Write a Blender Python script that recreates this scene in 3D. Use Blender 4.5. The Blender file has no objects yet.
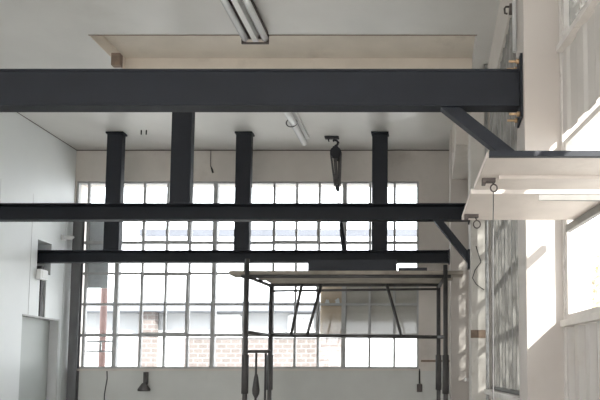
import bpy, bmesh, math, random
from mathutils import Vector, Matrix
random.seed(7)
scene = bpy.context.scene
COL = scene.collection

# ------------------------------------------------------------------ camera
F = 620.0; CX, HY = 430.0, 375.0; PITCH = math.radians(4.0); EYE = 1.55
PY = HY - F*math.tan(PITCH)
cp, sp = math.cos(PITCH), math.sin(PITCH)
def at(x, y, D):
    """point at distance D from the camera plane seen at photo pixel x, y"""
    u, v = (x-CX)/F, (PY-y)/F
    Y = cp - v*sp; Z = sp + v*cp
    return Vector((u/Y*D, D, EYE + Z/Y*D))
def ax(x, y, D): return at(x, y, D).x
def az(y, D): return at(CX, y, D).z
cam = bpy.data.cameras.new('camera'); cam.sensor_width = 36; cam.lens = 36*F/600
cam.shift_x = -(CX-300)/600; cam.shift_y = (PY-200)/600; cam.clip_start = .05; cam.clip_end = 300
co = bpy.data.objects.new('camera', cam); COL.objects.link(co)
co.location = (0, 0, EYE); co.rotation_euler = (math.radians(90)+PITCH, 0, 0)
scene.camera = co

# ------------------------------------------------------------------ materials
def mat(name, col, rough=.7, var=.06, scale=3.0, metal=0, stain=None, stain_amt=.0, stain_scale=1.2, bump=.0, spec=.5):
    m = bpy.data.materials.new(name); m.use_nodes = True
    n = m.node_tree.nodes; l = m.node_tree.links; b = n['Principled BSDF']
    tc = n.new('ShaderNodeTexCoord')
    no = n.new('ShaderNodeTexNoise'); no.inputs['Scale'].default_value = scale; no.inputs['Detail'].default_value = 6
    l.new(tc.outputs['Object'], no.inputs['Vector'])
    mr = n.new('ShaderNodeMapRange'); mr.inputs[1].default_value = .3; mr.inputs[2].default_value = .7
    mr.inputs[3].default_value = 1-var; mr.inputs[4].default_value = 1+var
    l.new(no.outputs['Fac'], mr.inputs[0])
    mx = n.new('ShaderNodeMix'); mx.data_type = 'RGBA'; mx.blend_type = 'MULTIPLY'; mx.inputs[0].default_value = 1
    mx.inputs[6].default_value = (*col, 1); l.new(mr.outputs[0], mx.inputs[7])
    out = mx.outputs[2]
    if stain:
        n2 = n.new('ShaderNodeTexNoise'); n2.inputs['Scale'].default_value = stain_scale; n2.inputs['Detail'].default_value = 9
        n2.inputs['Roughness'].default_value = .7
        l.new(tc.outputs['Object'], n2.inputs['Vector'])
        r2 = n.new('ShaderNodeMapRange'); r2.inputs[1].default_value = .56; r2.inputs[2].default_value = .74
        r2.inputs[3].default_value = 0; r2.inputs[4].default_value = stain_amt
        l.new(n2.outputs['Fac'], r2.inputs[0])
        m2 = n.new('ShaderNodeMix'); m2.data_type = 'RGBA'; l.new(r2.outputs[0], m2.inputs[0])
        l.new(out, m2.inputs[6]); m2.inputs[7].default_value = (*stain, 1); out = m2.outputs[2]
    l.new(out, b.inputs['Base Color'])
    b.inputs['Roughness'].default_value = rough; b.inputs['Metallic'].default_value = metal
    b.inputs['Specular IOR Level'].default_value = spec
    if bump:
        bp = n.new('ShaderNodeBump'); bp.inputs['Strength'].default_value = bump; bp.inputs['Distance'].default_value = .01
        n3 = n.new('ShaderNodeTexNoise'); n3.inputs['Scale'].default_value = 40; l.new(tc.outputs['Object'], n3.inputs['Vector'])
        l.new(n3.outputs['Fac'], bp.inputs['Height']); l.new(bp.outputs[0], b.inputs['Normal'])
    return m
def glass_mat(name, tint, gloss=.06, diff=.0, dcol=(.8,.8,.8)):
    m = bpy.data.materials.new(name); m.use_nodes = True
    n = m.node_tree.nodes; l = m.node_tree.links; n.remove(n['Principled BSDF'])
    t = n.new('ShaderNodeBsdfTransparent'); t.inputs[0].default_value = (*tint, 1)
    g = n.new('ShaderNodeBsdfGlossy'); g.inputs['Roughness'].default_value = .05
    fr = n.new('ShaderNodeFresnel'); ge = n.new('ShaderNodeNewGeometry')     # same index on both faces of the thin pane
    io = n.new('ShaderNodeMapRange'); io.inputs[3].default_value = 1.45; io.inputs[4].default_value = 1/1.45
    l.new(ge.outputs['Backfacing'], io.inputs[0]); l.new(io.outputs[0], fr.inputs[0])
    mx = n.new('ShaderNodeMixShader'); l.new(fr.outputs[0], mx.inputs[0]); l.new(t.outputs[0], mx.inputs[1]); l.new(g.outputs[0], mx.inputs[2])
    last = mx
    if diff:
        d = n.new('ShaderNodeBsdfDiffuse'); d.inputs[0].default_value = (*dcol, 1)
        no = n.new('ShaderNodeTexNoise'); no.inputs['Scale'].default_value = 9; no.inputs['Detail'].default_value = 8
        tc = n.new('ShaderNodeTexCoord'); l.new(tc.outputs['Object'], no.inputs['Vector'])
        mr = n.new('ShaderNodeMapRange'); mr.inputs[1].default_value = .35; mr.inputs[2].default_value = .65
        mr.inputs[3].default_value = diff*.5; mr.inputs[4].default_value = min(1, diff*1.5); l.new(no.outputs['Fac'], mr.inputs[0])
        m2 = n.new('ShaderNodeMixShader'); l.new(mr.outputs[0], m2.inputs[0]); l.new(mx.outputs[0], m2.inputs[1]); l.new(d.outputs[0], m2.inputs[2]); last = m2
    l.new(last.outputs[0], n['Material Output'].inputs[0])
    return m
def brick_mat(name, c1, c2, mortar, scale):
    m = bpy.data.materials.new(name); m.use_nodes = True
    n = m.node_tree.nodes; l = m.node_tree.links; b = n['Principled BSDF']
    tc = n.new('ShaderNodeTexCoord'); mp = n.new('ShaderNodeMapping'); mp.inputs['Rotation'].default_value = (math.radians(90), 0, 0)
    l.new(tc.outputs['Object'], mp.inputs[0])
    br = n.new('ShaderNodeTexBrick'); br.inputs['Color1'].default_value = (*c1,1); br.inputs['Color2'].default_value = (*c2,1)
    br.inputs['Mortar'].default_value = (*mortar,1); br.inputs['Scale'].default_value = scale; br.inputs['Mortar Size'].default_value = .03
    l.new(mp.outputs[0], br.inputs[0]); l.new(br.outputs[0], b.inputs['Base Color']); b.inputs['Roughness'].default_value = .9
    return m

def translucent(m, amt):
    # thin sheet that lets some daylight through
    n = m.node_tree.nodes; l = m.node_tree.links; b = n['Principled BSDF']
    t = n.new('ShaderNodeBsdfTranslucent'); mx = n.new('ShaderNodeMixShader'); mx.inputs[0].default_value = amt
    l.new(b.inputs['Base Color'].links[0].from_socket, t.inputs[0])
    l.new(b.outputs[0], mx.inputs[1]); l.new(t.outputs[0], mx.inputs[2]); l.new(mx.outputs[0], n['Material Output'].inputs[0]); return m
M = {}
M['ceil'] = mat('ceiling_white_paint', (.64,.625,.60), .36, .05, 2.0, stain=(.45,.42,.38), stain_amt=.25)
M['beige'] = mat('bare_beige_plaster', (.76,.685,.60), .85, .08, 3.0, stain=(.36,.30,.25), stain_amt=.35, stain_scale=2)
M['wall'] = mat('white_wall_panel', (.75,.77,.77), .4, .03, 1.5)
M['plaster'] = mat('aged_plaster', (.64,.595,.55), .85, .07, 2.5, stain=(.33,.28,.24), stain_amt=.35, stain_scale=1.6)
M['pillar'] = mat('cream_pillar_paint', (.52,.475,.44), .6, .05, 2.5, stain=(.42,.35,.30), stain_amt=.3, stain_scale=2.2)
M['oldpillar'] = mat('weathered_pillar_paint', (.60,.57,.53), .75, .08, 4, stain=(.28,.22,.18), stain_amt=.6, stain_scale=3)
M['floor'] = mat('concrete_floor', (.52,.50,.47), .7, .1, 2, bump=.1)
M['steel'] = mat('charcoal_painted_steel', (.0090,.0115,.0190), .6, .15, 6)
M['scaf'] = mat('dull_scaffold_steel', (.085,.08,.08), .55, .25, 8, metal=.3)
M['plank'] = mat('weathered_plank', (.36,.32,.27), .85, .25, 5)
M['brownmetal'] = mat('brown_metal', (.10,.08,.075), .6, .2, 8)
M['dark'] = mat('dark_steel_bar', (.020,.021,.027), .6, .2, 8)
M['rope'] = mat('grey_rope', (.12,.115,.115), .8, .2, 30)
M['chain'] = mat('galvanised_chain', (.5,.5,.5), .4, .2, 30, metal=.6)
M['brass'] = mat('brass_bolt', (.62,.42,.25), .4, .15, 20, metal=.6)
M['whitemetal'] = mat('white_enamel', (.78,.78,.77), .35, .03, 4)
M['tube'] = mat('fluorescent_glass', (.82,.82,.82), .18, .02, 3)
M['frame'] = mat('grey_window_frame', (.42,.42,.42), .6, .15, 8)
M['whiteframe'] = mat('peeling_white_frame', (.66,.63,.60), .65, .12, 9, stain=(.25,.21,.18), stain_amt=.7, stain_scale=9)
M['oldframe'] = mat('peeling_grey_frame', (.25,.24,.225), .6, .2, 9, stain=(.10,.09,.08), stain_amt=.8, stain_scale=7)
M['glass'] = glass_mat('clear_glass', (.94,.96,.97))
M['dirtyglass'] = glass_mat('dirty_glass', (.80,.82,.82), diff=.5, dcol=(.42,.41,.39))
M['board'] = mat('white_painted_board', (.68,.61,.56), .6, .08, 5, stain=(.40,.34,.30), stain_amt=.4, stain_scale=3)
M['ply'] = mat('brown_plywood', (.62,.48,.35), .8, .2, 4, stain=(.55,.45,.33), stain_amt=.4, stain_scale=3)
M['grey'] = mat('grey_sheet', (.55,.50,.44), .7, .1, 3)
translucent(M['grey'], .09)
M['palegrey'] = mat('pale_grey_sheet', (.55,.55,.55), .7, .06, 3)
M['sheet'] = mat('white_ribbed_sheet', (.57,.545,.52), .5, .05, 3, stain=(.45,.38,.32), stain_amt=.3, stain_scale=3)
M['door'] = mat('grey_green_door_paint', (.50,.525,.51), .4, .04, 2)
M['jamb'] = mat('dark_grey_stanchion', (.13,.13,.135), .6, .2, 3)
M['brick'] = brick_mat('pale_brick', (.125,.103,.095), (.145,.122,.113), (.195,.185,.18), 2.2)
M['render'] = mat('pale_render', (.36,.365,.375), .85, .04, 1)
M['gutter'] = mat('grey_gutter', (.155,.165,.185), .6, .1, 2)
M['roof'] = mat('white_metal_roof', (.85,.86,.88), .5, .03, 1)
M['rust'] = mat('rust_red_pipe', (.17,.10,.088), .7, .12, 4)
M['ground'] = mat('yard_concrete', (.48,.47,.45), .9, .1, .6)
M['leaf'] = mat('leaf', (.55,.52,.30), .6, .3, 6)
M['bark'] = mat('bark', (.22,.16,.11), .9, .3, 12)
M['timber'] = mat('old_timber', (.22,.16,.12), .85, .2, 20)
M['dado'] = mat('grey_dado_paint', (.60,.60,.575), .7, .05, 2.5, stain=(.40,.38,.35), stain_amt=.3)
M['ridge'] = mat('slate_ridge', (.085,.09,.105), .7, .1, 2)
M['wire'] = mat('black_cable', (.05,.05,.05), .6, .1, 10)

# ------------------------------------------------------------------ mesh builder
class MB:
    def __init__(s): s.bm = bmesh.new()
    def box(s, a, b):
        x0,y0,z0 = [min(p,q) for p,q in zip(a,b)]; x1,y1,z1 = [max(p,q) for p,q in zip(a,b)]
        v = [s.bm.verts.new(c) for c in ((x0,y0,z0),(x1,y0,z0),(x1,y1,z0),(x0,y1,z0),(x0,y0,z1),(x1,y0,z1),(x1,y1,z1),(x0,y1,z1))]
        for f in ((3,2,1,0),(4,5,6,7),(0,1,5,4),(1,2,6,5),(2,3,7,6),(3,0,4,7)): s.bm.faces.new([v[i] for i in f])
        return s
    def prism(s, pts, vec):
        vec = Vector(vec); a = [s.bm.verts.new(p) for p in pts]; b = [s.bm.verts.new(Vector(p)+vec) for p in pts]
        n = len(a); s.bm.faces.new(a); s.bm.faces.new(b[::-1])
        for i in range(n): s.bm.faces.new((a[i], b[i], b[(i+1)%n], a[(i+1)%n]))
        return s
    def bar(s, p, q, w, h=None, up=(0,0,1)):
        p, q = Vector(p), Vector(q); h = h or w; d = (q-p).normalized(); u = Vector(up)
        if abs(d.dot(u)) > .97: u = Vector((0,1,0))
        r = d.cross(u).normalized(); u = r.cross(d)
        return s.prism([p+r*w/2*i+u*h/2*j for i,j in ((-1,-1),(1,-1),(1,1),(-1,1))], q-p)
    def tube(s, pts, rad, n=10, cap=True):
        pts = [Vector(p) for p in pts]; rings = []
        rads = rad if isinstance(rad, (list,tuple)) else [rad]*len(pts)
        t0 = (pts[1]-pts[0]).normalized(); u = t0.orthogonal().normalized()
        for i, p in enumerate(pts):
            t = (pts[min(i+1,len(pts)-1)]-pts[max(i-1,0)]).normalized()
            u = (u - t*u.dot(t)).normalized(); w = t.cross(u)
            rings.append([s.bm.verts.new(p + (u*math.cos(2*math.pi*k/n)+w*math.sin(2*math.pi*k/n))*rads[i]) for k in range(n)])
        for a, b in zip(rings, rings[1:]):
            for k in range(n):
                f = s.bm.faces.new((a[k], a[(k+1)%n], b[(k+1)%n], b[k])); f.smooth = True
        if cap: s.bm.faces.new(rings[0][::-1]); s.bm.faces.new(rings[-1])
        return s
    def build(s, name, m, parent=None, bevel=0):
        bmesh.ops.recalc_face_normals(s.bm, faces=s.bm.faces)
        off = Vector((0,0,0)); p = parent
        while p: off += p.location; p = p.parent
        if not parent:
            zs = [v.co for v in s.bm.verts]
            off = Vector(((min(c.x for c in zs)+max(c.x for c in zs))/2, (min(c.y for c in zs)+max(c.y for c in zs))/2, min(c.z for c in zs)))
        for v in s.bm.verts: v.co -= off
        me = bpy.data.meshes.new(name); s.bm.to_mesh(me); s.bm.free(); me.materials.append(M[m])
        o = bpy.data.objects.new(name, me); COL.objects.link(o)
        if parent: o.parent = parent
        else: o.location = off
        if bevel:
            b = o.modifiers.new('bevel', 'BEVEL'); b.width = bevel; b.segments = 2; b.limit_method = 'ANGLE'
        return o
def thing(name, loc, label, cat, group=None):
    o = bpy.data.objects.new(name, None); COL.objects.link(o); o.location = loc; o.empty_display_size = .1
    return tag(o, label, cat, group)
def tag(o, label, cat, group=None, kind=None):
    o['label'] = label; o['category'] = cat
    if group: o['group'] = group
    if kind: o['kind'] = kind
    return o
def struct(o): o['kind'] = 'structure'; return o
def sroot(name, loc):
    o = bpy.data.objects.new(name, None); COL.objects.link(o); o.location = loc; o.empty_display_size = .1
    return struct(o)
def grid_wall(us, vs, holes, fn):
    """boxes over the grid of cells that are in no hole; fn(mb,u0,u1,v0,v1) adds one"""
    mb = MB()
    us = sorted(set(us + [h[i] for h in holes for i in (0,1)])); vs = sorted(set(vs + [h[i] for h in holes for i in (2,3)]))
    for a, b in zip(us, us[1:]):
        run = None
        for c, d in zip(vs, vs[1:]):
            cu, cv = (a+b)/2, (c+d)/2
            if any(h[0] < cu < h[1] and h[2] < cv < h[3] for h in holes):
                if run: fn(mb, a, b, *run); run = None
            else: run = (run[0], d) if run else (c, d)
        if run: fn(mb, a, b, *run)
    return mb

# ------------------------------------------------------------------ room shell
LX = -4.2; BD = 7.2; ZC = EYE+2.667; RD = -4.5; T = .25
# floor & ceiling
struct(MB().box((LX-T,RD-T,-.2),(2.2,BD+T,0)).build('floor','floor'))
rx0, rx1, ry0, ry1 = -2.685, .37, 4.70, 5.28; RZ = .115
g = grid_wall([LX-T, 2.2], [RD-T, BD+T], [(rx0,rx1,ry0,ry1)], lambda m,a,b,c,d: m.box((a,c,ZC),(b,d,ZC+RZ)))
struct(g.build('ceiling','ceil'))
struct(MB().box((LX-T,RD-T,ZC+RZ),(2.2,BD+T,ZC+.3)).build('ceiling_slab','beige'))
# lipped edge of the ceiling lining where it has been cut away
struct(MB().box((rx0,ry0-.004,ZC-.004),(rx1,ry0+.003,ZC+.01)).build('trim_1','timber'))
struct(MB().box((rx0,ry1-.004,ZC),(rx1,ry1,ZC+RZ)).box((rx0,ry0,ZC),(rx0+.004,ry1-.004,ZC+RZ)).build('trim_9','beige'))
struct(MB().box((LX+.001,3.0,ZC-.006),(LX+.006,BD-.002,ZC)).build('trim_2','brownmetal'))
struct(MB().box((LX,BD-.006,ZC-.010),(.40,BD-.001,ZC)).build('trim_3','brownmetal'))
# left wall with the doorway and the slot that takes the far beam
dd0, dd1, dz = 6.36, 7.0, EYE+.628
s0, s1 = 6.56, 6.80
slotA = (s0, s1, EYE+1.10, EYE+1.45); slotB = (6.62, 6.73, dz, EYE+1.10)
g = grid_wall([RD-T, BD+T], [0, ZC], [(dd0,dd1,0,dz), slotA, slotB], lambda m,a,b,c,d: m.box((LX-T,a,c),(LX,b,d)))
struct(g.build('wall_left','wall'))
mb = MB()
for D in (4.3, 5.25, 5.95, 6.45, 7.05):
    z0 = 0 if not (dd0 < D < dd1) else dz
    mb.box((LX,D-.002,z0),(LX+.002,D+.002,ZC-.75))
struct(mb.build('trim_4','palegrey'))
struct(MB().box((LX-T+.002,s0,EYE+.6),(LX-T+.03,s1,EYE+1.46)).box((LX-T,dd0,0),(LX-T+.02,dd1,dz)).build('trim_11','jamb'))  # dark plates added behind slot and doorway to shut out the outside light
dr = sroot('door_1', (LX-.1, dd0, 0))
MB().box((LX-.14,dd0+.002,.01),(LX-.1,dd1-.002,dz-.002)).build('door_leaf','door',dr)
MB().box((LX-.098,dd1-.02,.0),(LX+.004,dd1-.001,dz-.001)).box((LX-.098,dd0,dz-.016),(LX+.006,dd1-.021,dz-.001)).build('door_frame','palegrey',dr)
MB().tube([(LX-.1,dd1-.12,1.0),(LX-.05,dd1-.12,1.0),(LX-.05,dd1-.2,1.0)],.009,8).build('door_handle','scaf',dr)

# ------------------------------------------------------------------ back wall and its big steel window
wy = lambda y: az(y, BD)
xb = lambda x: ax(x, 350, BD)             # bar positions read near the sill
WX0, WX1 = LX+.012, xb(418.5); WZ0, WZ1 = wy(368.5), wy(181)
g = grid_wall([LX-T, .8], [0, ZC], [(WX0,WX1,WZ0,WZ1)], lambda m,a,b,c,d: m.box((a,BD,c),(b,BD+T,d)))
struct(g.build('wall_back','plaster'))
w1 = sroot('window_1', ((WX0+WX1)/2, BD+.02, WZ0))
fy0, fy1 = BD+.02, BD+.07
mb = MB(); t = .022
mb.box((WX0,fy0,WZ0),(WX1,fy1,WZ0+t)).box((WX0,fy0,WZ1-t),(WX1,fy1,WZ1)).box((WX0,fy0,WZ0+t),(WX0+t,fy1,WZ1-t)).box((WX1-t,fy0,WZ0+t),(WX1,fy1,WZ1-t))
mb.build('window_frame','frame',w1)
for x in (113, 211.3, 243.5, 343):
    X = xb(x); MB().box((X-.024,fy0-.004,WZ0+t),(X+.024,fy1+.01,WZ1-t)).build('mullion','frame',w1)
mins = (81.5, 138.5, 162.5, 186, 271, 294, 317.3, 369, 394)
for x in mins:
    X = xb(x); MB().box((X-.013,fy0+.004,WZ0+t),(X+.013,fy1-.01,WZ1-t)).build('glazing_bar','frame',w1)
for y, hh in ((211,.013),(242,.016),(273,.013),(304,.013),(335,.017)):
    z = wy(y); MB().box((WX0+t,fy0+.006,z-hh),(WX1-t,fy1-.012,z+hh)).build('transom','frame',w1)
MB().box((WX0+t,fy0+.028,WZ0+t),(WX1-t,fy0+.031,WZ1-t)).build('panes','glass',w1)
# two hinged opening sashes, two panes wide and two high
def sash(xa, xc, ya, yb):
    x0, x1, z0, z1 = xb(xa), xb(xc), wy(yb), wy(ya); q = .03
    mb = MB(); Y0, Y1 = fy0-.016, fy0+.004
    mb.box((x0,Y0,z0),(x1,Y1,z0+q)).box((x0,Y0,z1-q),(x1,Y1,z1)).box((x0,Y0,z0+q),(x0+q,Y1,z1-q)).box((x1-q,Y0,z0+q),(x1,Y1,z1-q))
    return mb.build('opening_sash','frame',w1)
sash(138, 186.5, 273, 335); sash(138, 186.5, 212, 243); sash(270.5, 317.8, 273, 335); sash(270.5, 317.8, 212, 243)
# rail fixed across the lower left pane
mb = MB(); 
for y in (341, 351): mb.box((xb(82),fy1+.01,wy(y)-.009),(xb(112),fy1+.03,wy(y)+.009))
mb.box((xb(96.5)-.009,fy1+.01,wy(351)),(xb(96.5)+.009,fy1+.03,wy(341)))
mb.build('guard_rail','frame',w1)
struct(MB().box((LX,BD-.004,0),(.40,BD-.0002,WZ0-.029)).build('trim_10','dado'))
struct(MB().box((WX0,BD-.018,WZ0-.028),(WX1+.02,BD+.019,WZ0-.001)).build('windowsill','plaster'))
# grey sheets and a plywood sheet standing behind the panes (outside face)
def backing(name, x0, x1, y0, y1, m, label, cat, grp=None, dep=.075):
    a, b = ax(x0,(y0+y1)/2,BD), ax(x1,(y0+y1)/2,BD)
    return tag(MB().box((a,BD+dep+.01,wy(y1)),(b,BD+dep+.022,wy(y0))).build(name,m), label, cat, grp)
backing('grey_panel',344.5,418,274,334,'grey','wide dull grey sheet blocking the panes at the right end of the window','panel')
backing('grey_panel',83,105,213,287,'palegrey','pale grey sheet behind the narrow panes at the left end of the window','panel')
ply = backing('plywood_board',319,342,284,334,'ply','brown plywood board blocking panes beside the wide grey sheet','board')
for x, y in ((326,301.5),(336.5,301)):      # two white blobs, reflections put in as colour on the board
    c = at(x,y,BD); mb = MB(); pts = []
    for k in range(14):
        a = 2*math.pi*k/14; rr = random.uniform(.02,.038); pts.append((c.x+rr*math.cos(a), BD+.0842, c.z+rr*1.3*math.sin(a)))
    mb.prism(pts,(0,-.002,0)).build('reflection_blob','whitemetal',ply)['label'] = 'white painted-in reflection'
# dark stanchion at left jamb
st = MB().box((LX+.03,BD-.06,0),(LX+.135,BD-.05,wy(205))).box((LX+.03,BD-.0155,0),(LX+.135,BD-.002,wy(205))).box((LX+.07,BD-.05,0),(LX+.09,BD-.0155,wy(205)))
tag(st.build('steel_stanchion','jamb'),'dark grey steel upright standing in the back left corner beside the window','post')

# ------------------------------------------------------------------ right side: pillars, old window bays
def rwx(D): return .50 - (D-2.7)*.10/4.5
P1 = (.438, .615, 2.80, 3.05); P2 = (ax(471,300,5.25), .62, 5.25, 5.55); P3 = (ax(450.5,300,6.58), .62, 6.58, 6.9)
struct(MB().box((P1[0],P1[2],0),(P1[1]+.12,P1[3],ZC)).build('pillar_1','pillar',bevel=.004))
struct(MB().box((P2[0],P2[2],0),(P2[1],P2[3],ZC)).build('pillar_2','oldpillar',bevel=.006))
struct(MB().box((P3[0],P3[2],0),(P3[1],P3[3],ZC)).build('pillar_3','pillar',bevel=.006))
def bay(n, D0, D1, zb, zt, cols, rows, X, m='oldframe', gap=.02):
    # wall strip with a tall steel window in it, running along the right side
    struct(grid_wall([D0, D1], [0, ZC], [(D0+gap, D1-.02, zb, zt)], lambda mb,a,b,c,d: mb.box((X,a,c),(X+.2,b,d))).build('wall_right','plaster'))
    w = sroot('window_%d'%n, (X+.05,(D0+D1)/2,zb)); a, b = D0+gap, D1-.02; q = .03
    mb = MB().box((X+.02,a,zb),(X+.08,b,zb+q)).box((X+.02,a,zt-q),(X+.08,b,zt)).box((X+.02,a,zb+q),(X+.08,a+q,zt-q)).box((X+.02,b-q,zb+q),(X+.08,b,zt-q))
    mb.build('window_frame',m,w)
    for k in range(1, cols):
        y = a+(b-a)*k/cols; ww = .022 if k%2 == 0 else .014
        MB().box((X+.005,y-ww,zb+q),(X+.07,y+ww,zt-q)).build('mullion',m,w)
    for k in range(1, rows):
        z = zb+(zt-zb)*k/rows; MB().box((X+.022,a+q,z-.016),(X+.062,b-q,z+.016)).build('transom',m,w)
    MB().box((X+.045,a+q,zb+q),(X+.049,b-q,zt-q)).build('panes','dirtyglass',w)
    struct(MB().box((X-.05,a,zb-.035),(X+.02,b,zb)).build('windowsill','whiteframe'))
    return w
bay(2, P1[3], P2[2], az(391,4.6), EYE+2.28, 12, 6, .50)
bay(3, P2[3], P3[2], az(378,6.2), EYE+2.0, 2, 6, .41, gap=.68)  # window narrowed and wall widened to keep sun off the back wall
struct(MB().box((.40,P3[3],0),(.6,BD,ZC)).build('wall_right','plaster'))
# boxed concrete ring beam stub beside pillar_3
zr = az(180,6.5)
struct(MB().prism([(P3[0]+.0,5.85,ZC),(.409,5.85,ZC),(.409,5.85,zr+.06),(P3[0]+.0,5.85,zr+.06)],(0,.001,0)).box((P3[0]+.02,5.56,zr+.03),(.408,6.57,ZC-.001)).build('trim_5','plaster'))
struct(MB().box((P2[0]-.004,P2[2]-.006,az(338,5.25)),(ax(487.5,334,5.25),P2[2]-.0005,az(330,5.25))).build('trim_6','timber'))

# ------------------------------------------------------------------ near right wall (runs at a slant), ribbed sheet and windows
SX, SY = .610, 2.80; ang = math.atan2(.16, 1.0)
dirv = Vector((.16, -1, 0)).normalized(); nrm = Vector((-1, -.16, 0)).normalized()   # along wall towards the camera / into the room
def wp(s, n, z): return Vector((SX,SY,0)) + dirv*s + nrm*n + Vector((0,0,z))
def wbox(mb, s0, s1, n0, n1, z0, z1):
    mb.prism([wp(s0,n0,z0),wp(s1,n0,z0),wp(s1,n1,z0),wp(s0,n1,z0)], (0,0,z1-z0))
ZS = EYE+.245; ZT = EYE+1.073; ZU = EYE+1.52; ZV = EYE+2.45; SL = 7.25
def ribbed(mb, s0, s1, z0, z1, pitch=.115, dep=.05):
    # trapezoid profile sheet, 3 mm thick
    prof = []; s = s0
    while s < s1-1e-6:
        for ds, n in ((0,0),(pitch*.36,0),(pitch*.48,-dep),(pitch*.86,-dep),(pitch,0)):
            if s+ds <= s1: prof.append((s+ds, n))
        s += pitch
    prof = [p for i,p in enumerate(prof) if i == 0 or p != prof[i-1]]
    pts = [wp(a,n,z0) for a,n in prof] + [wp(a,n-.004,z0) for a,n in prof[::-1]]
    mb.prism(pts, (0,0,z1-z0))
mb = MB(); ribbed(mb,.0,SL,0,ZS-.031); ribbed(mb,0,SL,ZT+.03,ZU-.03,.19,.010); ribbed(mb,0,SL,ZV,ZC)
struct(mb.build('wall_right','sheet'))
mb = MB()
for k in range(5):
    s = .0+k*1.62
    wbox(mb, s, s+.04, -.08, .004, 0, ZC) if k else wbox(mb, 0, .020, -.08, .006, 0, ZC)
struct(mb.build('trim_7','whiteframe'))
def swin(n, s0, s1, z0, z1, cols, gl='glass'):
    w = sroot('window_%d'%n, wp((s0+s1)/2,-.03,z0)); q = .026
    mb = MB(); wbox(mb,s0,s1,-.055,.0,z0,z0+q); wbox(mb,s0,s1,-.055,.0,z1-q,z1); wbox(mb,s0,s0+q,-.055,.0,z0+q,z1-q); wbox(mb,s1-q,s1,-.055,.0,z0+q,z1-q)
    mb.build('window_frame','whiteframe',w)
    for k in range(1,cols):
        mb = MB(); s = s0+(s1-s0)*k/cols; wbox(mb,s-.014,s+.014,-.05,-.005,z0+q,z1-q); mb.build('mullion','whiteframe',w)
    mb = MB(); wbox(mb,s0+q,s1-q,-.03,-.026,z0+q,z1-q); mb.build('panes',gl,w)
    mb = MB(); wbox(mb,s0,s1,-.06,.03,z0-.03,z0-.001); mb.build('windowsill','whiteframe',w)
k = 4
for i in range(4):
    a, b = (.022 if i == 0 else i*1.62+.04), (i+1)*1.62
    swin(k, a, b, ZS, ZT, 3); k += 1
    swin(k, a, b, ZU, ZV, 3, 'dirtyglass'); k += 1
# rear wall behind the camera, with an unseen opening added to let daylight in
g = grid_wall([LX-T, 2.2], [0, ZC], [(-3.4,-.4,0,3.2)], lambda m,a,b,c,d: m.box((a,RD-T,c),(b,RD,d)))
struct(g.build('wall_rear','wall'))

# ------------------------------------------------------------------ steel beams
def channel(mb, x0, x1, yf, depth, z0, z1, tf=.010, tw=.008):
    # channel section lying along X, open towards the camera
    mb.box((x0,yf,z0),(x1,yf+depth,z0+tf)).box((x0,yf,z1-tf),(x1,yf+depth,z1)).box((x0,yf+depth-tw,z0+tf),(x1,yf+depth,z1-tf))
    return mb
# front
A0 = 2.86; az0, az1 = az(105.5,A0), az(69,A0)
bA = thing('steel_beam', (-.9,A0,az0), 'deep charcoal steel channel beam nearest the viewer, bolted to the bright cream pillar', 'beam', 'charcoal channel beams')
MB().box((LX+.0005,A0,az0+.011),(P1[0]-.013,A0+.008,az1-.011)).box((LX+.0005,A0,az0),(P1[0]-.013,A0+.078,az0+.011)).box((LX+.0005,A0-.004,az1-.011),(P1[0]-.013,A0+.078,az1)).build('channel','steel',bA,.002)
MB().box((P1[0]-.012,A0-.03,az(119,A0)),(P1[0]-.0005,A0+.11,az(56,A0))).build('end_plate','steel',bA,.002)
def bolt(par, x, y, z):
    o = MB().tube([(x,y,z),(x-.05,y,z)],.006,8).build('bolt','brass',par)
    MB().tube([(x-.001,y,z),(x-.014,y,z)],.012,6).build('nut','brass',o)
for y in (A0, A0+.075):
    bolt(bA, P1[0]-.0125, y, az(61.5,A0)); bolt(bA, P1[0]-.0125, y, az(114,A0))
def brace(par, xa, xe, z0, ze, y0, y1, w):
    # square strut cut level under the beam and upright at the wall
    d = Vector((xe-xa, ze-z0)).normalized(); hw = w/abs(d.y)/2; vw = w/abs(d.x)/2
    MB().prism([(xa-hw,y0,z0),(xa+hw,y0,z0),(xe,y0,ze+vw),(xe,y0,ze-vw)],(0,y1-y0,0)).build('brace','steel',par,.002)
brace(bA, ax(450,112,A0+.05), P1[0]-.002, az0-.0005, az(166,A0+.05), A0+.015, A0+.07, .058)
# second
B0 = 5.33; bz0, bz1 = az(219.5,B0), az(203,B0)
bB = thing('steel_beam', (-1.5,B0,bz0), 'middle charcoal steel beam crossing in front of the far hangers, with short brace at its right end', 'beam', 'charcoal channel beams')
channel(MB(), LX, P2[0]-.013, B0, .085, bz0, bz1, .012).build('channel','steel',bB,.002)
MB().box((P2[0]-.012,B0-.02,bz0-.02),(P2[0]-.0005,B0+.105,bz1+.03)).build('end_plate','steel',bB,.002)
MB().box((P2[0]-.022,B0+.0,az(268,B0)),(P2[0]-.0005,B0+.085,az(249,B0))).build('brace_foot','steel',bB,.002)
brace(bB, ax(438,222,B0), P2[0]-.0225, bz0-.0005, az(256,B0), B0+.01, B0+.075, .062)
# third
C0 = 6.64; cz0, cz1 = az(262,C0), az(250,C0)
bC = thing('steel_beam', (-2,C0,cz0), 'far charcoal steel beam running from a slot in the left wall to a free right end', 'beam', 'charcoal channel beams')
channel(MB(), LX-.19, ax(448.5,256,C0), C0, .085, cz0, cz1, .012).build('channel','steel',bC,.002)
MB().box((ax(448.5,256,C0)+.0005,C0-.005,cz0-.015),(ax(449.8,256,C0),C0+.09,cz1+.01)).build('end_plate','steel',bC,.002)

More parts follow.
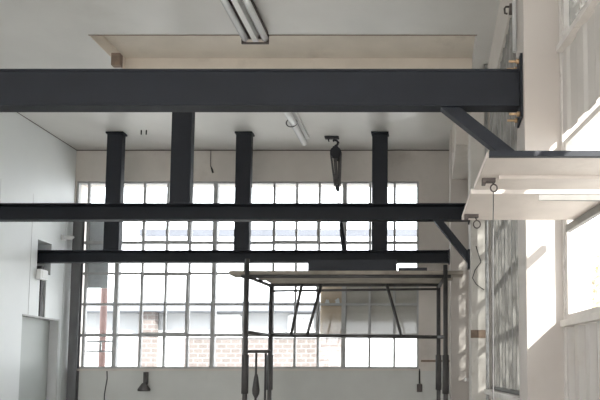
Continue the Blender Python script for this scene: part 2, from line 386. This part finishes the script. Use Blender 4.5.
# hangers: H section posts from ceiling to beam
def hanger(x, yf, zb, w, label, dep=.08):
    t = thing('steel_post', (x,yf+dep/2,zb), label, 'post', 'charcoal hanging posts')
    f = .012
    MB().box((x-w/2,yf,zb+.012),(x+w/2,yf+dep,ZC-.022)).build('shaft','steel',t,.006)
    MB().box((x-w/2-.012,yf-.012,ZC-.021),(x+w/2+.012,yf+dep+.012,ZC-.0005)).build('top_plate','steel',t,.002)
    MB().box((x-w/2,yf,zb+.0005),(x+w/2,yf+dep,zb+.0115)).build('foot_plate','steel',t)
    return t
hy = C0+.003
h1 = hanger(ax(114.5,140,hy), hy, cz1, .168, 'charcoal hanging post nearest the left wall, standing on the far beam')
def dup(root, loc, label):
    r = root.copy(); COL.objects.link(r); r.location = loc; r['label'] = label
    for ch in root.children:
        c = ch.copy(); COL.objects.link(c); c.parent = r
    return r
dup(h1, (ax(243.5,140,hy),h1.location.y,h1.location.z), 'charcoal hanging post on the far beam, directly above the left leg of the scaffold')
dup(h1, (ax(379.8,140,hy),h1.location.y,h1.location.z), 'charcoal hanging post on the far beam, to the right of the chain hoist')
hanger(ax(180.8,140,B0), B0+.005, bz1, .178, 'wider nearer charcoal hanging post rising from the middle beam')

# ------------------------------------------------------------------ lights on the ceiling
f1 = thing('ceiling_light', (-1.36,3.9,ZC-.07), 'unlit twin tube fluorescent fitting on the ceiling in front of the nearest beam', 'ceiling light', 'fluorescent fittings')
y0, y1 = 3.25, 4.66; zf = ZC-.075
MB().box((-1.455,y0,ZC-.022),(-1.262,y1,ZC-.0005)).build('tray','brownmetal',f1)
MB().prism([(-1.392,y0,ZC-.0225),(-1.378,y0,ZC-.08),(-1.338,y0,ZC-.08),(-1.324,y0,ZC-.0225)],(0,y1-y0,0)).build('spine','whitemetal',f1)
for x in (-1.435,-1.28):
    MB().tube([(x,y0+.03,zf+.012),(x,y1-.021,zf+.012)],.026,14).build('tube','tube',f1)
for y in (y0, y1-.02):
    MB().box((-1.465,y,ZC-.062),(-1.252,y+.018,ZC-.0225)).box((-1.465,y,ZC-.102),(-1.252,y+.018,ZC-.0905)).box((-1.465,y,ZC-.09),(-1.43,y+.018,ZC-.0625)).box((-1.287,y,ZC-.09),(-1.252,y+.018,ZC-.0625)).build('end_bracket','brownmetal',f1,.004)
f2 = thing('ceiling_light', (-1.4,6.2,ZC-.08), 'single glossy batten light on the ceiling near the back window', 'ceiling light', 'fluorescent fittings')
y0, y1 = 5.45, 6.78; x = -1.395
MB().box((x-.045,y0,ZC-.03),(x+.045,y1,ZC-.0005)).build('batten','whitemetal',f2,.004)
MB().tube([(x-.01,y0+.03,ZC-.078),(x-.01,y1-.03,ZC-.078)],.038,16).build('tube','tube',f2)
for y in (y0+.02, y1-.04): MB().box((x-.03,y,ZC-.095),(x+.012,y+.02,ZC-.0305)).build('lamp_holder','whitemetal',f2,.003)
ring = [(x-.035+.0*k, 6.26, 0) for k in range(1)]
MB().tube([(x-.03+.055*math.cos(a), 6.22+.02*math.sin(a), ZC-.075+.052*math.sin(a)) for a in [math.pi*2*k/20 for k in range(20)]]+[(x+.025,6.22,ZC-.075)],.006,6).build('support_ring','scaf',f2)
tag(MB().box((ax(113,60,5.0),4.97,az(66.5,5.0)),(ax(121.5,60,5.0),5.02,ZC-.0005)).build('ceiling_block','timber'),'small dark timber block at the left corner of the beige ceiling recess','block')

p = at(143.5,134,6.6)
pn = thing('ceiling_pin',(p.x,6.6,ZC-.06),'pair of tiny dark pins in the ceiling right of the leftmost hanging post','pins')
for dx in (-.025,.03): MB().tube([(p.x+dx,6.6,ZC-.0005),(p.x+dx,6.6,ZC-.05)],.007,6).build('pin','wire',pn)
# ------------------------------------------------------------------ chain hoist
HD = 6.79; hx = ax(334,140,HD)
ch = thing('chain_hoist', (hx,HD,1.55+1.0), 'dark hook and pulley block with ropes hanging from the ceiling before the window', 'hoist')
zc = ZC
MB().box((ax(325,135,HD),HD-.03,zc-.02),(ax(339,135,HD),HD+.03,zc-.0005)).bar((ax(328,140,HD),HD,zc-.02),(ax(329,140,HD),HD,zc-.055),.014).build('ceiling_bracket','dark',ch)
def hook_pts(cx, cz, r, a0, a1, n=14): return [(cx+r*math.cos(a0+(a1-a0)*k/n), HD, cz+r*math.sin(a0+(a1-a0)*k/n)) for k in range(n+1)]
bz = az(153,HD); bxx = ax(336,153,HD)
MB().tube([(hx,HD,zc-.02),(hx+.005,HD,zc-.04)]+hook_pts(hx+.012,bz+.115,.032,2.4,-1.6),[.012]*17,8).tube(hook_pts(hx+.012,bz+.10,.045,2.2,.3),.008,8).tube([(hx+.012,HD,bz+.085),(bxx,HD,bz+.04)],.011,8).build('hook','dark',ch)
mb = MB()
for i in range(24): pass
mb.tube([(bxx,HD-.045,bz),(bxx,HD-.04,bz),(bxx,HD+.04,bz),(bxx,HD+.045,bz)],[.05,.062,.062,.05],20)
mb.box((bxx-.03,HD-.055,bz-.075),(bxx+.03,HD-.0455,bz+.06)).box((bxx-.03,HD+.0455,bz-.075),(bxx+.03,HD+.055,bz+.06))
mb.build('pulley_block','dark',ch,.004)
e = at(337.5,186,HD)
for dx, dy in ((-.055,-.02),(-.025,.02),(.0,-.02),(.03,.02),(.055,.0)):
    MB().tube([(bxx+dx,HD+dy,bz-.01),(e.x+dx*.5,HD+dy*.3,e.z)],.012,6).build('rope','rope',ch)
MB().tube([(e.x,HD,e.z+.03),(e.x,HD,e.z-.03),(e.x+.01,HD,e.z-.06)],[.012,.026,.014],10).build('rope_clamp','dark',ch)
# chain of links down to the lower block
lo = at(341,224,HD); n = 16
mb = MB()
for k in range(n):
    c = Vector((e.x+.01,HD,e.z-.06)).lerp(lo, (k+.5)/n); L = ((Vector((e.x,HD,e.z-.06))-lo).length/n)*.62
    pts = []
    for j in range(11):
        a = 2*math.pi*j/10; u = math.cos(a)*.012; w = math.sin(a)*L
        pts.append(c + (Vector((u,0,w)) if k%2 else Vector((0,u,w))))
    mb.tube(pts,.0042,5)
mb.build('chain','chain',ch)
q = at(346,264,HD-.62)
MB().tube([lo+Vector((0,0,.02)), Vector((lo.x+.02,HD,lo.z-.15)), Vector((ax(346,262,HD),HD,az(262,HD)))],[.02,.03,.028],10).build('lower_block','dark',ch)

# ------------------------------------------------------------------ scaffold
SN, SF = 5.62, 6.24; dz0 = az(274,SN)
xl, xr = ax(246,330,SN), ax(445.5,330,SN); xl2, xr2 = ax(270.5,330,SF), ax(438.5,330,SF)
sc = thing('scaffold', ((xl+xr)/2,(SN+SF)/2,0), 'grey tubular steel scaffold tower standing before the back window', 'scaffold')
R = .021
for x, y, top in ((xl,SN,az(259,SN)),(xr,SN,az(265,SN)),(xl2,SF,dz0-.003),(xr2,SF,az(287,SF))):
    lg = MB().tube([(x,y,.03),(x,y,top)],R,12).build('leg','scaf',sc)
    MB().box((x-.07,y-.07,0),(x+.07,y+.07,.012)).tube([(x,y,.012),(x,y,.2)],.017,10).build('base_plate','scaf',lg)
    MB().tube([(x,y,az(355,y)-.35),(x,y,az(355,y))],R+.010,12).build('sleeve','scaf',lg)
def tube(a, b, name='ledger', r=.017): return MB().tube([a,b],r,10).build(name,'scaf',sc)
zt = dz0-.022
tube((xl-.05,SN+.0,zt-.0),(xr+.05,SN+.0,zt)); tube((xl2-.03,SF,az(285,SF)),(xr2+.03,SF,az(285,SF)))
tube((xl2,SF,az(335.5,SF)),(xr2+.03,SF,az(337,SF))); tube((xl,SN,az(332,SN)),(xl2,SF,az(335.5,SF))); tube((xr,SN,az(337,SN)),(xr2,SF,az(337,SF)))
tube((xl,SN,zt),(xl2,SF,zt),'transom'); tube((xr,SN,zt),(xr2,SF,zt-.01),'transom')
tube((xl2,SF,az(291,SF)),(xr2,SF,az(289,SF)),'ledger',.012)
for a, b in (((302,284),(291,335)),((321.5,284),(307,335.5)),((386.5,284),(401.5,336.5))):
    tube(at(a[0],a[1],SF-.02), at(b[0],b[1],SF-.02), 'brace', .015)
# end gate frame low on the left side
z = az(351.5,SN+.3)
gy = SN+.03
tube((xl,gy,az(351.5,gy)),(ax(270.5,351.5,gy),gy,az(351.5,gy)),'gate_rail',.014)
tube((xl,gy,.5),(ax(270.5,351.5,gy),gy,.5),'gate_rail',.014)
tube((ax(270,380,gy),gy,.02),(ax(270,351.5,gy),gy,az(351.5,gy)),'gate_stile',.012)
for x in (256,265.5): tube((ax(x,370,gy),gy,.5),(ax(x,370,gy),gy,az(351.5,gy)),'gate_bar',.010)
gx = ax(256,384,gy)
MB().tube([(gx,gy,az(374,gy)),(gx,gy,az(378,gy)),(gx,gy,az(390,gy)),(gx,gy,az(394,gy)),(gx,gy,az(398,gy))],[.012,.02,.034,.03,.012],12).build('screw_jack','scaf',sc)
# planks
pz = dz0
def plank(x0, x1, y0, y1, label, skew=0):
    mb = MB(); mb.prism([(x0,y0,pz),(x1,y0+skew,pz),(x1,y1+skew,pz),(x0,y1,pz)],(0,0,.036))
    return tag(mb.build('scaffold_plank','plank',bevel=.004), label, 'plank', 'planks of the scaffold deck')
plank(ax(230,273,5.68), ax(463,273,5.68), SN+.026, SN+.215, 'long weathered scaffold plank along the near edge of the deck, overhanging both ends')
plank(xl+.02, xr+.08, SN+.222, SN+.405, 'shorter weathered scaffold plank in the middle of the deck')
plank(xl2-.0, xr2+.05, SN+.412, SN+.59, 'weathered scaffold plank along the far edge of the deck by the window')
# dark steel offcuts lying on the near plank
MBs = MB(); s0_, s1_ = ax(308.5,268,5.68), ax(397,268,5.68); z = pz+.0365
MBs.box((s0_,5.655,z),(s1_,5.815,z+.012)).box((s0_,5.655,z+.092),(s1_,5.815,z+.104)).box((s0_,5.65,z+.0),(s1_,5.66,z+.104))
tag(MBs.build('steel_offcut','steel',bevel=.002),'short dark steel channel offcut lying on the scaffold deck','steel offcut')
tag(MB().box((s1_+.012,5.66,z),(ax(427,270,5.70),5.79,z+.03)).build('steel_bar','dark',bevel=.003),'flat dark steel bar lying on the deck right of the channel offcut','steel bar')

# ------------------------------------------------------------------ white board canopy shelf at right
zb = EYE+.663
def wx(D): return SX + .16*(SY-D) - .012     # room face of the near right wall
def board(y0, y1, xl0, xl1, th, label, name='white_board'):
    t = thing(name, ((xl0+wx(y0))/2,(y0+y1)/2,zb), label, 'board', 'white canopy boards')
    MB().prism([(xl0,y0,zb),(wx(y0),y0,zb),(wx(y1),y1,zb),(xl1,y1,zb)],(0,0,th)).build('panel','board',t,.002)
    return t
b1 = board(1.855, 2.185, .174, .158, .020, 'near white painted board of the canopy, with dark front edge and batten')
MB().box((.18,1.838,zb-.001),(wx(1.84)-.03,1.854,zb+.016)).build('front_edge','steel',b1)
MB().prism([(.23,2.02,zb-.012),(wx(2.02)-.03,2.02,zb-.012),(wx(2.05)-.03,2.05,zb-.012),(.23,2.05,zb-.012)],(0,0,.0115)).build('batten','board',b1)
def hook(par, x, y, s):
    MB().box((x-.03*s,y-.012,zb-.012),(x+.035*s,y+.012,zb-.0005)).box((x-.03*s,y-.014,zb-.02),(x-.012*s,y+.014,zb-.0125)).build('latch','brownmetal',par)
    MB().tube([(x+.02*s,y,zb-.01)]+[(x+.028*s+.016*s*math.cos(a), y, zb-.045*s+.018*s*math.sin(a)) for a in [1.6-2*math.pi*k/14 for k in range(15)]],.0028,6).build('ring','brownmetal',par)
hook(b1, ax(488,179,2.06), 2.06, .7)
b2 = board(2.235, 2.62, .150, .136, .020, 'far white painted board of the canopy, nearest the bright cream pillar')
hook(b2, ax(471,212,2.52), 2.53, .9)
MB().prism([(.40,2.238,zb-.022),(wx(2.24)-.03,2.238,zb-.022),(wx(2.25)-.03,2.258,zb-.022),(.40,2.244,zb-.022)],(0,0,.0215)).build('edge_strip','oldframe',b2)
# support bracket along wall under boards
mb = MB(); wbox(mb, .09, .9, .002, .024, zb-.032, zb-.001)
tag(mb.build('steel_bracket','oldframe'),'rusty angle bracket carrying the canopy boards along the right wall','bracket')
hb = at(489,196,2.07)
cx_ = ax(487.4,179,2.06)+.02
tag(MB().tube([(cx_,2.06,zb-.046),(cx_-.004,2.058,zb-.3),(cx_-.006,2.059,zb-.8),(cx_-.007,2.06,.62)],.0020,6).build('hanging_rope','rope'),'thin grey rope hanging straight down from the ring on the near canopy board','rope')

# ------------------------------------------------------------------ small things on the walls
# conduit & box in the left slot
tag(MB().box((LX-.06,6.65,dz+.004),(LX-.005,6.70,EYE+1.18)).build('steel_conduit','scaf'),'grey conduit rising in the slot above the left door','conduit')
sb = thing('switch_box',(LX+.03,6.6,EYE+1.0),'small white box on the left wall under the far beam','box')
MB().box((LX+.0005,6.55,EYE+1.02),(LX+.05,6.68,EYE+1.13)).build('housing','whitemetal',sb,.004)
MB().box((LX+.0505,6.575,EYE+1.04),(LX+.055,6.655,EYE+1.11)).build('cover','whitemetal',sb,.002)
wl = thing('wall_lamp',at(70,237,7.0),'tiny white lamp sticking out of the left wall near the back corner','lamp')
p = at(73,237.5,6.98)
MB().box((LX+.0005,6.96,p.z-.03),(LX+.02,7.02,p.z+.03)).build('bracket','whitemetal',wl)
MB().tube([(LX+.0205,6.99,p.z),(LX+.09,6.99,p.z+.005),(LX+.13,6.99,p.z+.005)],[.018,.03,.012],10).build('lamp_head','whitemetal',wl)
# bell shaped fitting under the window
p = at(147,380,BD)
bl = thing('wall_fitting',(p.x,BD-.05,az(391,BD)),'small grey bell shaped fitting on a stem below the window','fitting')
MB().box((p.x-.018,BD-.06,az(384,BD)),(p.x+.018,BD-.0005,az(369.5,BD)-.03)).build('stem','scaf',bl,.003)
MB().tube([(p.x,BD-.07,az(383,BD)),(p.x,BD-.07,az(386,BD)),(p.x,BD-.07,az(389,BD)),(p.x,BD-.07,az(391,BD))],[.022,.045,.068,.066],16).build('bell','scaf',bl)
x = ax(107,380,BD)
tag(MB().tube([(x,BD-.008,WZ0-.03),(x+.005,BD-.008,WZ0-.12),(x-.02,BD-.008,WZ0-.3),(x-.015,BD-.008,WZ0-.8),(x,BD-.008,.2)],.006,6).build('wall_cable','wire'),'thin dark cable running down the back wall below the window','cable')
x = ax(211,160,BD)
tag(MB().tube([(x,BD-.012,ZC-.005),(x,BD-.012,az(166,BD)),(x+.02,BD-.012,az(170,BD)),(x+.03,BD-.012,az(173,BD))],[.004,.004,.012,.012],6).build('hanging_wire','wire'),'short dark wire dangling on the plaster above the back window','wire')
x = ax(419.5,380,BD)
tg = thing('cable_stub',(x,BD-.01,az(393,BD)),'dark cable stub hanging below the right end of the window','cable')
MB().tube([(x,BD-.012,az(369,BD)),(x,BD-.012,az(384,BD))],.009,6).build('cable','wire',tg)
MB().box((x-.03,BD-.03,az(392,BD)),(x+.03,BD-.001,az(384,BD)-.001)).build('socket','brownmetal',tg,.004)
# rail line across plaster right of the window
struct(MB().box((ax(421,360,BD),BD-.008,az(362,BD)),(.399,BD-.0005,az(360,BD))).build('trim_8','timber'))
# loose wire on pillar_2
pp = [at(476,246,5.24),at(479,256,5.24),at(481,262,5.24),at(475,270,5.24),at(472.5,278,5.24),at(476,284,5.24),at(484,290,5.24)]
tag(MB().tube(pp,.004,6).build('hanging_wire','wire'),'loose curling wire on the weathered pillar below the middle beam','wire')
# vertical pipe against pillar_2 corner and conduit beside pillar_1
tag(MB().tube([(.478,5.16,.0),(.478,5.16,ZC-.01)],.014,10).build('wall_pipe','chain'),'bright thin pipe running up beside the weathered pillar','pipe')
tag(MB().tube([(P1[0]-.015,2.99,az(52,2.99)),(P1[0]-.015,2.99,ZC-.005)],.011,10).build('wall_conduit','palegrey'),'pale conduit running up the side of the cream pillar above the nearest beam','conduit')
p = at(507,10,3.6)
wh = thing('wall_hook',p,'dark bent hook on the right wall above the nearest beam','hook')
MB().box((.478,3.58,p.z-.02),(.4995,3.62,p.z+.03)).build('plate','brownmetal',wh)
MB().tube([(.478,3.6,p.z+.02),(.458,3.6,p.z+.02),(.450,3.6,p.z+.008),(.452,3.6,p.z-.02),(.468,3.6,p.z-.024)],.006,8).build('hook','brownmetal',wh)

# ------------------------------------------------------------------ outside
struct(MB().box((-60,-60,-.35),(60,60,-.21)).build('ground','ground'))
OD = 15.0
bd = thing('brick_building',(-3,OD,-.2),'pale brick workshop with white metal roof across the yard beyond the back window','building')
gx0, gx1 = ax(60,308,OD), ax(600,308,OD)
zg0, zg1 = az(313,OD), az(304,OD)
ba, bb = ax(184,350,OD), ax(343,350,OD)
MB().box((ba,OD,-.21),(bb,OD+.3,az(338,OD))).build('brick_wall','brick',bd)
MB().box((gx0,OD,-.21),(ba-.001,OD+.3,az(338,OD))).build('white_wall','roof',bd)
MB().box((bb+.001,OD,-.21),(gx1,OD+.3,az(338,OD))).build('white_wall','roof',bd)
MB().box((gx0,OD+.04,az(338,OD)+.001),(gx1,OD+.3,zg0-.001)).build('upper_wall','render',bd)
MB().box((gx0,OD-.05,az(338,OD)+.0015),(gx1,OD+.039,az(335,OD))).build('ledge','roof',bd)
MB().box((gx0,OD-.5,zg0),(gx1,OD+.3,zg1)).build('gutter','gutter',bd)
MB().prism([(gx0,OD-.5,zg1+.001),(gx0,OD+4,az(236,OD+4)),(gx0,OD+4.3,az(236,OD+4)-.1),(gx0,OD+.3,zg1+.001)],(gx1-gx0,0,0)).build('roof','roof',bd)
MB().box((gx0,OD+3.95,az(236,OD+4)),(gx1,OD+4.4,az(229.5,OD+4))).build('ridge_cap','ridge',bd)
for x0, x1, y0, y1 in ((143,159,313,366),):
    MB().box((ax(x0,340,OD),OD-.25,-.2),(ax(x1,340,OD),OD-.06,zg0-.001)).build('brick_pier','brick',bd)
for x0, x1 in ((214,240),(290,312)):
    a, b, z0, z1 = ax(x0,322,OD), ax(x1,322,OD), az(333,OD), az(316,OD)
    w = MB().box((a,OD-.0,z0),(b,OD+.039,z1)).build('window_panel','palegrey',bd)
    mb = MB()
    for k in range(4):
        z = z0+(z1-z0)*k/3; mb.box((a,OD-.04,z-.03),(b,OD-.001,z+.03))
    for k in range(3):
        xx = a+(b-a)*k/2; mb.box((xx-.04,OD-.041,z0),(xx+.04,OD-.0015,z1))
    mb.build('glazing_bars','roof',w)
dp = thing('downpipe',(ax(104,300,8.2),8.2,-.2),'rust red downpipe outside the left end of the window','pipe')
X = ax(104,300,8.2)
MB().tube([(X,8.2,-.2),(X,8.2,az(262,8.2))],.042,12).build('pipe','rust',dp)
MB().box((X-.07,8.13,az(262,8.2)),(X+.07,8.27,az(250,8.2))).build('hopper_head','rust',dp)
# shrub outside the near right window
tr = thing('garden_tree',(2.75,10.5,-.2),'sunlit yellow green tree outside the right hand window','tree')
MB().tube([(2.75,10.5,-.2),(2.8,10.5,1.2),(2.72,10.55,2.4),(2.8,10.5,3.2)],[.1,.08,.06,.03],10).build('trunk','bark',tr)
mb = MB()
for k in range(900):
    v = Vector((random.gauss(0,1),random.gauss(0,1),random.gauss(0,1))).normalized()*random.random()**.33
    c = Vector((2.78+v.x*.55,10.5+v.y*.6,2.9+v.z*.9)); a = Vector((random.uniform(-1,1),random.uniform(-1,1),random.uniform(-1,1))).normalized()*.08; b = a.orthogonal().normalized()*.035
    mb.bm.faces.new([mb.bm.verts.new(c+d) for d in (-a,b,a,-b)])
mb.build('foliage','leaf',tr)

# ------------------------------------------------------------------ light
w = bpy.data.worlds.new('world'); scene.world = w; w.use_nodes = True
n = w.node_tree.nodes; l = w.node_tree.links; bg = n['Background']
bg.inputs['Color'].default_value = (.97,.985,1,1); bg.inputs['Strength'].default_value = 4.6
sl = bpy.data.lights.new('sun','SUN'); sl.energy = 12; sl.angle = .012; sl.color = (1,.95,.88)
so = bpy.data.objects.new('sun', sl); COL.objects.link(so); so.location = (6,-6,8)
so.rotation_euler = Vector((-1,1,-.78)).to_track_quat('-Z','Y').to_euler()

vs = scene.view_settings
scene.display_settings.display_device = 'sRGB'
vs.view_transform = 'Standard'; vs.look = 'None'; vs.exposure = 0.4; vs.gamma = 1.0; vs.use_curve_mapping = False
